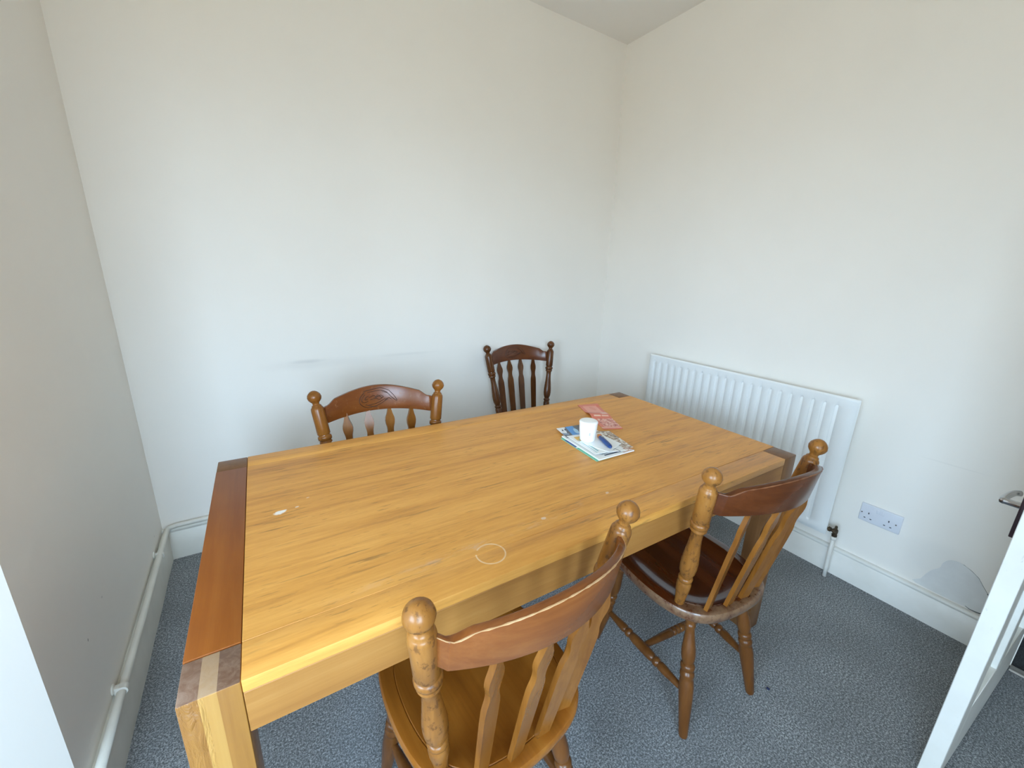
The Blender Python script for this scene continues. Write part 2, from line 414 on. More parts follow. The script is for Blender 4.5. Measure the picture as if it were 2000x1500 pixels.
# doorway trim, threshold bar and the open door
for i, (a, b) in enumerate((((RW-.018, DOOR[1]+.004, 0), (RW, DOOR[1]+.068, DOOR[2]+.06)), ((RW-.018, DOOR[0]-.068, 0), (RW, DOOR[0]-.004, DOOR[2]+.06)), ((RW-.018, DOOR[0]-.004, DOOR[2]+.004), (RW, DOOR[1]+.004, DOOR[2]+.06)))):
    tag(boxo('trim_%d' % (i+1), a, b, m_gloss, None, .004), kind='structure')
bm = bmesh.new()
prism(bm, [(0, 0), (.004, .005), (.012, .008), (.028, .008), (.036, .005), (.04, 0)], lambda u, v, w: Vector((RW-.035+u, w, v)), DOOR[0], DOOR[1])
tag(obj('threshold_bar', bm, plain('threshold_metal', (.34, .33, .31), .4, .7)), 'worn metal threshold bar across the doorway carpet behind the open door', 'threshold')

DA = math.radians(177.2)            # the leaf runs from its hinge at the right wall out into the room
DX0, DY0 = 2.7400, -2.2624           # hinge-side corner of the far face
door = empty('door_1', (DX0, DY0, 0.007), DA); door['kind'] = 'structure'
DWID, DTH, DHGT = 0.755, 0.040, 1.99
# local: x from hinge (0) to latch (DWID), y 0..DTH is thickness; local +y points towards the camera side (-y in the world)
def dpart(name, a, b, bev=.0015): return boxo(name, a, b, m_door, door, bev, 1)
st, mu = 0.095, 0.085
rails = [(0, .228), (.80, .98), (DHGT-.11, DHGT)]
dpart('door_stile', (0, 0, 0), (st, DTH, DHGT)); dpart('door_stile', (DWID-st, 0, 0), (DWID, DTH, DHGT))
for z0, z1 in rails: dpart('door_rail', (st, 0, z0), (DWID-st, DTH, z1))
mx0, mx1 = DWID/2-mu/2, DWID/2+mu/2
for z0, z1 in ((.228, .80), (.98, DHGT-.11)):
    dpart('door_muntin', (mx0, 0, z0), (mx1, DTH, z1))
    for x0, x1 in ((st, mx0), (mx1, DWID-st)):
        dpart('door_panel', (x0-.002, .013, z0-.002), (x1+.002, DTH-.013, z1+.002))
# handles on both faces: dark long plate, chrome lever
HZ = 0.838
for side in (0, 1):
    s = -1 if side == 0 else 1
    y0 = 0.0 if side == 0 else DTH
    hx = DWID-.122
    pa, pb = sorted((y0, y0+s*.011))
    pt = boxo('handle_plate', (hx-.021, pa, HZ-.060), (DWID-.040, pb, HZ+.092), m_plate, door, .002); pt['label'] = 'dark handle plate'
    bm = bmesh.new()
    lathe(bm, (hx, y0+s*.006, HZ), (hx, y0+s*.05, HZ), [(0, .0105), (.006, .0105), (.008, .0085), (.040, .0080), (.048, .0075)], 16)
    tube(bm, catmull([(hx+.004, y0+s*.0475, HZ), (hx-.02, y0+s*.050, HZ+.001), (hx-.06, y0+s*.047, HZ+.002), (hx-.098, y0+s*.044, HZ-.002), (hx-.108, y0+s*.036, HZ-.002)], 4), .0078, 12)
    lv = obj('door_lever', bm, m_chrome, door, True); lv['label'] = 'chrome lever handle'

# ================================================================== radiator, pipes, socket
RY0, RY1, RZ0, RZ1, ROFF = -0.5477, -1.6819, 0.2201, 0.8932, 0.09
rad = empty('radiator', (RW-ROFF, (RY0+RY1)/2, 0), 0, 'white steel panel radiator with vertical flutes on the right hand wall', 'radiator')
def rad_front():
    bm = bmesh.new(); Lr = RY0-RY1; H = RZ1-RZ0; NF = 22
    ys = []
    m0, m1 = .030, .048
    pitch = (Lr-m0-m1)/NF
    ys = [0.0, .004]
    for k in range(NF):
        c0 = m0 + pitch*k
        for t in (.10, .16, .22, .29, .35, .40, .43, .455, .48, .50): ys.append(c0 + pitch*t)
    ys += [Lr-.004, Lr]
    zs = [0, .004, .034, .040, .046, .052, .060, .075, H/2, H-.075, H-.060, H-.052, H-.046, H-.040, H-.034, H-.010, H-.004, H]
    def depth(y, z):
        d = 0.0
        t = (y-m0)/pitch; k = math.floor(t); fr = t-k
        if 0 <= k < NF and .10 < fr < .50:
            a = (fr-.10)/.40
            e_ = a/.66 if a < .66 else min(1, (1-a)/.24); dd = e_*e_*(3-2*e_)
            zz = min(1, max(0, (z-.034)/.026)); z2 = min(1, max(0, (H-.034-z)/.020))
            dd *= (zz*zz*(3-2*zz))*(z2*z2*(3-2*z2))
            d = .0130*dd
        if z in (0, H): d += .006
        if y in (0.0, Lr): d += .006
        return d
    cy = (RY0+RY1)/2
    V = [[bm.verts.new((depth(y, z), RY0-y-cy, RZ0+z)) for z in zs] for y in ys]
    for i in range(len(ys)-1):
        for j in range(len(zs)-1): bm.faces.new((V[i][j], V[i+1][j], V[i+1][j+1], V[i][j+1]))
    return bm
fp = obj('front_panel', rad_front(), m_rad, rad, True)
hl = (RY0-RY1)/2
boxo('back_panel', (.011, -hl+.004, RZ0+.002), (.019, hl-.004, RZ1-.002), m_rad, rad, .002)
boxo('seam_rim', (.0045, -hl-.0005, RZ0-.0005), (.0085, hl+.0005, RZ1+.0005), m_rad, rad, .001)
for yy in (-hl+.18, hl-.18):
    boxo('wall_bracket', (.02, yy-.015, RZ0+.08), (ROFF-.001, yy+.015, RZ1-.12), m_rad, rad, .001)
for name, yv in (('valve', -hl),):
    bm = bmesh.new(); zc = RZ0+.030
    lathe(bm, (.018, yv+.008, zc), (.018, yv-.05, zc), [(0, .007), (.010, .007), (.011, .0115), (.020, .0115), (.021, .008), (.028, .008), (.029, .010), (.040, .010)], 12)
    lathe(bm, (.018, yv-.030, zc-.026), (.018, yv-.030, zc+.030), [(0, .011), (.010, .012), (.011, .009), (.024, .011), (.036, .011), (.040, .006), (.052, .0055), (.056, .004)], 6)
    tube(bm, [(.004, yv-.030, zc+.004), (.018, yv-.030, zc), (.026, yv-.026, zc+.006)], [.006, .009, .006], 8)
    o = obj('valve', bm, m_brass, rad); smooth_angle(o, 35); o['label'] = 'bare tarnished brass lockshield valve'
    bm = bmesh.new(); tube(bm, [(.018, yv-.030, zc-.020), (.019, yv-.031, .12), (.022, yv-.032, .06), (.024, yv-.033, 0.0)], .0085, 14)
    obj('tail_pipe', bm, m_gloss, rad, True)
    bm = bmesh.new(); lathe(bm, (.018, yv-.030, zc-.028), (.018, yv-.030, zc-.044), [(0, .010), (.004, .012), (.014, .012), (.016, .010)], 12)
    obj('pipe_collar', bm, m_gloss, rad, True)
# the other valve, hidden behind the table
bm = bmesh.new(); zc = RZ0+.030
lathe(bm, (.018, hl-.008, zc), (.018, hl+.05, zc), [(0, .007), (.028, .008), (.029, .010), (.040, .010)], 10)
tube(bm, [(.018, hl+.030, zc+.03), (.018, hl+.030, 0)], .0085, 10); obj('tail_pipe', bm, m_gloss, rad, True)

pipe = empty('heating_pipe', (.020, -TB-.03, .1655), 0, 'cream painted heating pipe running on top of the left and back skirting', 'pipe')
bm = bmesh.new()
px, pz = .020, .1655
tube(bm, [(p.x-px, p.y+TB+.03, p.z-pz) for p in [Vector((px, YC-.001, .158)), Vector((px, -.95, .160)), Vector((px+.001, -.6, .1635)), Vector((px, -.3, .1655)), Vector((px, -.08, .168)), Vector((px+.002, -.032, .171)), Vector((px+.010, -.020, .174)), Vector((.06, -.0145, .176)), Vector((.4, -.0145, .177)), Vector((1.2, -.0145, .176)), Vector((RW-.003, -.0145, .176))]], .0115, 14)
obj('pipe_run', bm, m_cream, pipe, True)
for yy in (-.905, -.222):
    bm = bmesh.new(); yl = yy+TB+.03; w_ = .011 if yy < -.5 else .007
    lathe(bm, (0, yl+w_, -.004), (0, yl-w_, -.004), [(0, .0125), (.001, .0155), (2*w_-.001, .0155), (2*w_, .0125)], 16)
    box(bm, (-.0165, yl-w_*.8, -.006), (-.004, yl+w_*.8, .012), .002)
    lathe(bm, (-.0198, yl, .006), (-.014, yl, .006), [(0, .015), (.003, .015), (.0055, .011)], 14)
    o = obj('pipe_clip', bm, m_cream, pipe); smooth_angle(o)

sk = empty('wall_socket', (RW, -1.8346, .3733), 0, 'white double wall socket low on the wall between radiator and open door', 'socket')
boxo('face_plate', (-.0095, -.073, -.043), (0, .073, .043), m_plastic, sk, .003, 3)
def uvp(u, v): return .073-.146*u, .043-.086*v
for u, v in ((.225, .49), (.715, .51)):
    yy, zz = uvp(u, v); boxo('pin_slot', (-.0099, yy-.0021, zz-.0042), (-.0085, yy+.0021, zz+.0042), m_dark, sk)
for u, v in ((.150, .78), (.30, .78), (.637, .79), (.785, .79)):
    yy, zz = uvp(u, v); boxo('pin_slot', (-.0099, yy-.0034, zz-.0020), (-.0085, yy+.0034, zz+.0020), m_dark, sk)
for u, v in ((.055, .53), (.885, .54)):
    yy, zz = uvp(u, v); bm = bmesh.new(); lathe(bm, (-.009, yy, zz), (-.0105, yy, zz), [(0, .0032), (.0012, .0030)], 12); obj('fixing_screw', bm, m_chrome, sk)
for u in (.425, .53):
    yy, zz = uvp(u, .24)
    bm = bmesh.new(); box(bm, (-.0115, yy-.006, zz-.0095), (-.009, yy+.006, zz+.0095), .0012); o = obj('rocker_switch', bm, m_plastic, sk); smooth_angle(o)

# ================================================================== table
TX, TY, TPHI, TL, TD, TH, BLK, APR = .33121, -.7797, -.016817, 1.7955, .8874, .775, .0802, .1073
tab = empty('dining_table', (TX, TY, 0), TPHI, 'chunky oak dining table with square block legs and a pale ring stain on its top', 'table')
# local frame: x along the length, y = 0 at the far edge, negative towards the camera
cphi, sphi = math.cos(TPHI), math.sin(TPHI)
def t_local(wx, wy): dx, dy = wx-TX, wy-TY; return cphi*dx+sphi*dy, -sphi*dx+cphi*dy
RING = t_local(.8735, -1.6055)
CRUMBS = [(t_local(.479, -1.193), .010, .95), (t_local(.488, -1.190), .006, .9), (t_local(.520, -1.186), .004, .6), (t_local(1.06, -1.555), .006, .5), (t_local(1.30, -1.545), .005, .4), (t_local(.55, -1.15), .003, .4)]
m_top = table_oak()
m_end = wood('oak_end_board', (.19, .048, .006), (.30, .088, .011), (.38, .13, .022), 'y', 26, .42, .9, coat=.04)
m_rail = wood('oak_edge_rail', (.36, .19, .065), (.47, .265, .095), (.55, .33, .13), 'x', 30, .36, .7)
m_apron = wood('oak_apron', (.28, .115, .026), (.39, .178, .042), (.46, .23, .064), 'x', 34, .48, 1.0, coat=.04)
def leg_oak():
    b = NB('oak_leg_staves'); sx = b.sep(); geo = b.n('ShaderNodeNewGeometry')
    g = b.noise(b.mapping((1, 1, .05)), 42, 5, .6, .4); g2 = b.noise(b.oc(), 55, 5, .7, 1.2)
    u = b.math('FRACT', b.math('DIVIDE', sx[0], .0802*1.0001))
    idx = b.ramp(u, [(0.0, 0.15), (0.33, 0.75), (0.62, 0.30)], 'CONSTANT')
    c = b.ramp(b.math('ADD', b.math('MULTIPLY', g, .5), b.math('MULTIPLY', idx, .5)), [(.25, (.24, .095, .014)), (.42, (.36, .165, .030)), (.66, (.46, .25, .060))])
    nz = b.sep(b.n('ShaderNodeTexCoord').outputs['Normal'])[2]
    top = b.math('GREATER_THAN', nz, .7)
    ct = b.ramp(idx, [(0.2, (.20, .105, .065)), (.35, (.16, .08, .045)), (.7, (.42, .27, .15))], 'LINEAR')
    ct = b.mix(b.math('MULTIPLY', b.ramp(g2, [(.4, 0.0), (.7, 1.0)]), .35), ct, (.48, .36, .27))
    c = b.mix(top, c, ct)
    b.base(c); b.rough(b.ramp(g2, [(.3, .30), (.7, .48)])); b.b.inputs['Coat Weight'].default_value = .3
    rip = b.noise(b.mapping((1, 1, .25)), 70, 4, .6, 1.5)
    mask = b.math('MULTIPLY', b.math('LESS_THAN', u, .42), b.math('LESS_THAN', nz, .5))
    b.bump(b.math('ADD', b.math('MULTIPLY', b.math('MULTIPLY', rip, mask), 2.5), b.math('MULTIPLY', g, .3)), .5, .004)
    return b.m
m_leg = leg_oak()
m_legp = wood('oak_leg_plain', (.13, .055, .018), (.21, .095, .033), (.28, .14, .055), 'z', 42, .4, .8, coat=.1)
g = .0006
R_ = BLK
topt = .024
# top: centre panel, a rail along each long side, the cross-grained board at the left end
boxo('top_panel', (R_+g, -TD+R_, TH-topt), (TL-g, -R_, TH), m_top, tab, .0005, 1)
boxo('edge_rail', (R_+g, -TD, TH-topt), (TL-R_-g, -TD+R_-g, TH), m_top, tab, .0012, 2)
boxo('edge_rail', (R_+g, -R_+g, TH-topt), (TL-R_-g, 0, TH), m_top, tab, .0022, 2)
boxo('end_board', (0, -TD+R_+g, TH-topt), (R_-g, -R_-g, TH+.0004), m_end, tab, .002, 2)
za = TH-APR
boxo('apron', (R_+g, -TD+.0008, za), (TL-R_-g, -TD+.022, TH-topt-.0012), m_apron, tab, .0012, 1)
boxo('apron', (R_+g, -.022, za), (TL-R_-g, -.0008, TH-topt-.0012), m_apron, tab, .0012, 1)
boxo('apron', (.0008, -TD+R_+g, za), (.022, -R_-g, TH-topt-.0012), m_end, tab, .0012, 1)
boxo('apron', (TL-.022, -TD+R_+g, za), (TL-.0008, -R_-g, TH-topt-.0012), m_end, tab, .0012, 1)
for lx, ly in ((0, -R_), (0, -TD), (TL-R_, -R_), (TL-R_, -TD)):
    bm = bmesh.new(); box(bm, (0, 0, 0), (R_, R_, TH-(.0008 if ly == -TD and lx == 0 else .0003)), .003, 2)
    o = obj('leg', bm, m_leg if (lx == 0 and ly == -TD) else m_legp, tab); o.location = (lx, ly, 0); smooth_angle(o)

# ================================================================== chairs
m_cw = wood('chair_turned_wood', (.13, .042, .006), (.24, .088, .014), (.33, .136, .027), 'z', 30, .27, .9, coat=.25)
m_cww = wood('chair_turned_wood_worn', (.16, .056, .009), (.30, .120, .022), (.40, .178, .042), 'z', 30, .28, .9, 75, (.06, .020, .006), .54, coat=.25)
m_cleg = wood('chair_leg_brown', (.075, .025, .005), (.14, .050, .011), (.21, .085, .021), 'z', 30, .28, .9, coat=.2)
m_cdk = wood('chair_turned_wood_dark', (.055, .017, .004), (.11, .036, .008), (.18, .070, .018), 'z', 30, .24, .9, coat=.35)
m_crest = wood('chair_crest_red', (.055, .013, .003), (.10, .025, .005), (.15, .043, .010), 'x', 26, .27, .8, coat=.25)
m_edge_d = wood('chair_rubbed_edge', (.14, .045, .014), (.20, .075, .028), (.30, .13, .055), 'x', 60, .4, 1.0, coat=0)
m_crest_n = wood('chair_crest_russet', (.13, .037, .008), (.22, .068, .015), (.29, .105, .027), 'x', 26, .25, .9, coat=.3)
m_crest_c = wood('chair_crest_scuffed', (.11, .028, .006), (.19, .054, .011), (.25, .082, .020), 'x', 26, .25, .8, 70, (.27, .115, .035), coat=.3)
m_edge = wood('chair_worn_edge', (.36, .19, .075), (.52, .31, .15), (.62, .42, .24), 'x', 60, .45, 1.0, coat=0)
m_crest_d = wood('chair_crest_dark', (.075, .020, .007), (.135, .038, .012), (.19, .062, .02), 'x', 26, .22, .7, coat=.5)
m_seat_h = wood('chair_seat_honey', (.17, .052, .006), (.27, .092, .011), (.35, .14, .022), 'y', 20, .25, .8, coat=.3)
m_carve = plain('carved_groove', (.055, .018, .007), .5)
def seat_red():
    b = NB('chair_seat_red_worn'); sx = b.sep()
    gr = b.noise(b.mapping((1, .05, 1)), 20, 5, .6, .4)
    c = b.ramp(gr, [(.3, (.050, .009, .003)), (.55, (.085, .018, .004)), (.75, (.12, .030, .007))])
    # varnish rubbed off along the rim at the back
    rim = b.math('SUBTRACT', 1.0, b.blob((0, .225, .42), (.216, .222, .5), .05, 0, .16, 18))
    side = b.math('LESS_THAN', b.sep(b.n('ShaderNodeTexCoord').outputs['Normal'])[2], .6)
    back = b.ramp(sx[1], [(.02, 1.0), (.10, 0.0)])
    rim = b.math('MAXIMUM', b.math('MULTIPLY', rim, back), b.math('MULTIPLY', side, b.ramp(sx[1], [(.12, 1.0), (.36, 0.15)])))
    w = b.math('MULTIPLY', rim, b.ramp(b.noise(b.oc(), 40, 5, .7), [(.36, 0.15), (.56, .9)]))
    c = b.mix(w, c, (.22, .125, .065))
    sp = b.ramp(b.noise(b.oc(), 130, 4, .7), [(.60, 0.0), (.66, 1.0)])
    c = b.mix(b.math('MULTIPLY', b.math('MULTIPLY', sp, rim), .8), c, (.05, .025, .012))
    b.base(c); b.rough(b.math('ADD', .20, b.math('MULTIPLY', w, .3))); b.b.inputs['Coat Weight'].default_value = .5
    b.bump(gr, .06, .001); return b.m
m_seat_r = seat_red()

ZB = .915                      # height of the finial centres
TOPW, BASEW, BASEY, SEATZ = .2345, .168, .080, .440
def on_post(z, s):
    t = (z-SEATZ)/(ZB-SEATZ); return Vector((s*(BASEW+(TOPW-BASEW)*t), BASEY*(1-t), z))
BALL = .0250
POST = [(0, .001), (.0012, .0070), (.004, .0125), (.009, .0180), (.0155, .0226), (.025, BALL), (.0345, .0226), (.041, .0180), (.046, .0132), (.049, .0118), (.054, .0118), (.056, .0150), (.059, .0172), (.062, .0172), (.064, .0195), (.069, .0222), (.076, .0230),
        (.168, .0232), (.171, .0222), (.173, .0196), (.176, .0200), (.178, .0235), (.184, .0248), (.192, .0240), (.195, .0205), (.198, .0205), (.200, .0222), (.205, .0222), (.208, .0185), (.214, .0160), (.235, .0158), (.265, .0176), (.300, .0212), (.330, .0238), (.352, .0240), (.372, .0222), (.386, .0178), (.391, .0158), (.394, .0160), (.396, .0192), (.402, .0208), (.408, .0200), (.411, .0168), (.414, .0168), (.417, .0190), (.425, .0205), (.445, .0200), (.470, .0172), (.492, .0148), (.515, .014)]
LEG = [(0, .0150), (.030, .0170), (.045, .0190), (.058, .0180), (.063, .0145), (.068, .0145), (.071, .0162), (.076, .0162), (.080, .0140), (.095, .0138), (.120, .0172), (.148, .0208), (.165, .0214), (.180, .0200), (.188, .0168), (.192, .0165), (.195, .0205), (.202, .0218), (.208, .0210), (.212, .0180), (.216, .0180), (.219, .0208), (.226, .0220), (.232, .0212), (.236, .0192), (.242, .0200), (.262, .0224), (.290, .0220), (.340, .0188), (.390, .0155), (.420, .0138), (.426, .0120)]
def crest_surf():
    U = 61; th = .0088
    def bow(u):
        a = abs(u)
        return .010 - .025*(1-a)/.07 if a > .93 else -.015 - .065*(1-(a/.93)**2)
    def zt(u):
        a = abs(u)
        if a > .92: return .868
        if a > .74:
            t = (.92-a)/.18; return .868 + .022*(t*t*(3-2*t))
        return .890 + .026*math.cos(a/.74*PI/2)
    def zb(u): return .803 + .010*(1-min(1, abs(u)/.9)**2)
    return U, th, bow, zt, zb
def crest_point(u, z, off):
    U, th, bow, zt, zb = crest_surf()
    s = .215*u
    return Vector((s, bow(u) - .165*(z-.84) + off, z))
def crest_bm():
    U, th, bow, zt, zb = crest_surf(); bm = bmesh.new(); rows = []
    us = sorted(set([-1 + 2*i/(U-1) for i in range(U)] + [-.93, .93, -.92, .92, -.74, .74]))
    for u in us:
        a, b = zb(u), zt(u); r = .003
        prof = [(a, -th+r), (a+r*.3, -th+r*.3), (a+r, -th), (b-r, -th), (b-r*.3, -th+r*.3), (b, -th+r), (b, th-r), (b-r*.3, th-r*.3), (b-r, th), (a+r, th), (a+r*.3, th-r*.3), (a, th-r)]
        rows.append([bm.verts.new(crest_point(u, z, o)) for z, o in prof])
    n = len(rows[0])
    for i in range(len(rows)-1):
        for k in range(n): bm.faces.new((rows[i][k], rows[i+1][k], rows[i+1][(k+1) % n], rows[i][(k+1) % n]))
    bm.faces.new(rows[0]); bm.faces.new(list(reversed(rows[-1])))
    return bm
def splat_bm(x):
    U, th, bow, zt, zb = crest_surf()
    u = x*1.12/.215
    top = crest_point(u, zb(u)+.012, .001); base = Vector((x*.94, .012+.016*(x/.115)**2, SEATZ-.012))
    L = (top-base).length; d = (top-base).normalized()
    # outward normal of the bent back, so the slats fan round the curve
    ny = Vector((.55*x/.115*.45, 1, 0)); nrm = (ny - d*ny.dot(d)).normalized(); sd = d.cross(nrm)
    prof = [(0, .0165), (.05, .0172), (.55*L, .0195), (L-.145, .0188), (L-.132, .0170), (L-.118, .0132), (L-.105, .0122), (L-.092, .0135), (L-.075, .0178), (L-.062, .0190), (L-.050, .0175), (L-.034, .0120), (L-.018, .0078), (L, .0062)]
    out = [(t, -w) for t, w in prof] + [(t, w) for t, w in reversed(prof)]
    bm = bmesh.new(); h = .0058
    prism(bm, out, lambda a, b, w: base + d*a + sd*b + nrm*w, -h, h)
    bmesh.ops.bevel(bm, geom=[ed for ed in bm.edges if len(ed.link_faces) == 2 and ed.calc_face_angle(0) > 1.2], offset=.0012, segments=1, affect='EDGES')
    return bm
def seat_bm():
    half = [(0, -.018), (.06, -.0145), (.115, -.004), (.155, .018), (.187, .055), (.208, .11), (.2175, .175), (.218, .24), (.212, .31), (.198, .365), (.170, .398), (.12, .411), (.06, .416), (0, .417)]
    pts = half + [(-a, b) for a, b in reversed(half[1:-1])]
    out = catmull([(a, b, 0) for a, b in pts], 3, True); n = len(out); cen = Vector((0, .195, 0)); bm = bmesh.new()
    th = .040; zt = SEATZ
    def ring(s, z, fn=None): return [bm.verts.new((cen + (p-cen)*s) + Vector((0, 0, z + (fn(cen+(p-cen)*s, s) if fn else 0)))) for p in out]
    def dish(p, s):
        # saddle: hollow towards the back, ridge at the front, flat deck left where the posts stand
        f = max(0, min(1, (.86-s)/.30)); f = f*f*(3-2*f)
        return -.013*f*(1.0 if p.y < .26 else max(.35, 1-(p.y-.26)*4)) - .006*max(0, (p.y-.30)/.11)*(1-abs(p.x)/.4)*s
    rs = [ring(.80, zt-th), ring(.93, zt-th), ring(.965, zt-th+.003), ring(.985, zt-th+.010), ring(1.0, zt-th+.022), ring(1.0, zt-.010), ring(.994, zt-.004), ring(.984, zt-.001), ring(.970, zt)]
    rs += [ring(s, zt, dish) for s in (.93, .875, .862, .855)]
    groove = ring(.848, zt-.0022, dish); rs.append(groove)
    rs += [ring(s, zt, dish) for s in (.838, .80, .74, .66, .56, .44, .30, .15)]
    for a, b in zip(rs, rs[1:]):
        for k in range(n): bm.faces.new((a[k], a[(k+1) % n], b[(k+1) % n], b[k]))
    bm.faces.new(rs[0]); bm.faces.new(list(reversed(rs[-1])))
    return bm
LEGS = [(-.115, .075, -.166, -.010), (.115, .075, .166, -.010), (-.150, .330, -.190, .400), (.150, .330, .190, .400)]
def leg_pt(i, z):
    tx, ty, fx, fy = LEGS[i]; t = z/.425; return Vector((fx+(tx-fx)*t, fy+(ty-fy)*t, z))
def stretcher_prof(L, kind):
    if kind == 'side':
        c = L/2
        return [(0, .0085), (.03, .0105), (c-.095, .0150), (c-.080, .0150), (c-.074, .0115), (c-.070, .0150), (c-.062, .0165), (c-.056, .0150), (c-.052, .0115), (c-.046, .0150), (c-.03, .0168), (c+.03, .0168), (c+.046, .0150), (c+.052, .0115), (c+.056, .0150), (c+.062, .0165), (c+.070, .0150), (c+.074, .0115), (c+.080, .0150), (c+.095, .0150), (L-.03, .0105), (L, .0085)]
    c = L/2
    return [(0, .0085), (.02, .0100), (c-.035, .0145), (c-.022, .0145), (c-.018, .0112), (c-.013, .0150), (c-.006, .0150), (c, .0118), (c+.006, .0150), (c+.013, .0150), (c+.018, .0112), (c+.022, .0145), (c+.035, .0145), (L-.02, .0100), (L, .0085)]
MODEL = {}
def chair_mesh():
    def mk(name, bm, ang=38, smooth=False):
        bmesh.ops.recalc_face_normals(bm, faces=bm.faces[:])
        me = bpy.data.meshes.new(name); bm.to_mesh(me); bm.free(); me.materials.append(m_cw)
        o = bpy.data.objects.new(name, me)
        smooth_angle(o, ang)
        return me
    out = [('seat', mk('seat', seat_bm(), 30), 'seat'), ('crest_rail', mk('crest_rail', crest_bm(), 42), 'crest')]
    for s in (-1, 1):
        bm = bmesh.new(); d = (on_post(SEATZ, s)-on_post(ZB, s)).normalized()
        lathe(bm, on_post(ZB, s)-d*BALL, on_post(SEATZ, s), POST, 24); out.append(('back_post', mk('back_post', bm, 50), 'turned'))
    for x in (-.115, -.038, .038, .115): out.append(('back_splat', mk('back_splat', splat_bm(x), 30), 'splat'))
    for i in range(4):
        bm = bmesh.new(); lathe(bm, leg_pt(i, .425), leg_pt(i, 0), [(t*(leg_pt(i, .425)-leg_pt(i, 0)).length/.426, r) for t, r in LEG], 20); out.append(('leg', mk('leg', bm, 50), 'leg'))
    mids = []
    for a, b in ((0, 2), (1, 3)):
        p, q = leg_pt(a, .138), leg_pt(b, .152); L = (q-p).length; bm = bmesh.new(); lathe(bm, p, q, stretcher_prof(L, 'side'), 16)
        out.append(('side_stretcher', mk('side_stretcher', bm, 50), 'leg')); mids.append(p.lerp(q, .5))
    bm = bmesh.new(); lathe(bm, mids[0], mids[1], stretcher_prof((mids[1]-mids[0]).length, 'cross'), 16); out.append(('cross_stretcher', mk('cross_stretcher', bm, 50), 'leg'))
    bm = bmesh.new(); U, th, bow, zt, zb = crest_surf()
    P = [crest_point(u, zt(u)-.0008, -th+.0010) for u in [-.985+.0394*k for k in range(51)]]
    rr = random.Random(3); tube(bm, P, [.0007+.0013*rr.random()*(1 if abs(k-25) < 23 else .4) for k in range(51)], 5)
    out.append(('worn_edge', mk('worn_edge', bm, 60), 'edge'))
    # carved leaf motif on the front of the crest rail; strokes in pixels of the photograph's detail, 445 px = 0.145 m
    strokes = [[(900, 280), (850, 330), (832, 390), (868, 445), (930, 475)], [(905, 310), (868, 345), (862, 385), (895, 405), (935, 390)], [(945, 330), (910, 345), (900, 372), (935, 372)],
               [(1105, 290), (1170, 315), (1215, 370), (1270, 415)], [(1190, 285), (1240, 345), (1275, 408)], [(885, 268), (1000, 252), (1090, 242), (1190, 280)], [(930, 285), (1010, 278), (1100, 275), (1170, 305)],
               [(950, 352), (1000, 330), (1040, 350), (1080, 335), (1110, 345)], [(1020, 362), (1050, 330), (1095, 365)], [(960, 380), (1020, 365), (1070, 385), (1120, 350)],
               [(925, 475), (1030, 458), (1110, 420), (1170, 385)], [(940, 440), (1020, 432), (1090, 405), (1140, 375)], [(1130, 400), (1175, 372), (1210, 392)], [(900, 430), (960, 455), (1040, 475)]]
    bm = bmesh.new(); U, th, bow, zt, zb = crest_surf()
    for st_ in strokes:
        P = []
        for q in catmull([(a, b, 0) for a, b in st_], 4):
            lx = -(q.x-1050)/445*.150; lz = .8630-(q.y-365)/445*.150
            P.append(crest_point(lx/.215, lz, th+.0002))
        tube(bm, P, .0013, 6)
    out.append(('carving', mk('carving', bm, 60), 'carve'))
    return out
PARTS = chair_mesh()
def place_chair(loc, ang, label, mats, carve, sx=1.0):
    o = empty('dining_chair', (loc[0], loc[1], 0), math.radians(ang), label, 'chair', 'turned wooden dining chairs around the table')
    o.scale = (sx, 1, 1)
    crest = None
    for nm, me, role in PARTS:
        if (role == 'carve' and not carve) or (role == 'edge' and carve): continue
        c = bpy.data.objects.new(nm, me); link(c); c.parent = crest if role in ('carve', 'edge') else o
        if role == 'crest': crest = c
        c.material_slots[0].link = 'OBJECT'; c.material_slots[0].material = mats[role]
    return o
base = dict(seat=m_seat_r, crest=m_crest, turned=m_cw, splat=m_cw, leg=m_cleg, carve=m_carve, edge=m_edge)
place_chair((.8641, -1.8067), 4.02, 'nearest wooden chair, honey seat, tucked at the near table edge by the ring stain', {**base, 'seat': m_seat_h, 'turned': m_cww, 'crest': m_crest_n}, False, 1.0)
place_chair((1.632, -1.812), -6.09, 'wooden chair with dark red seat and rubbed pale rim, near the radiator end', {**base, 'turned': m_cww, 'crest': m_crest, 'edge': m_edge_d}, False, .985)
place_chair((.8797, -.6843), 174.08, 'wooden chair with carved crest rail tucked against the far long table edge', {**base, 'crest': m_crest_c}, True, 1.02)
place_chair((1.9495, -.0884), 176.43, 'darkest wooden chair standing apart against the back wall near the corner', {**base, 'turned': m_cdk, 'splat': m_cdk, 'leg': m_cdk, 'crest': m_crest_d}, True, 1.03)

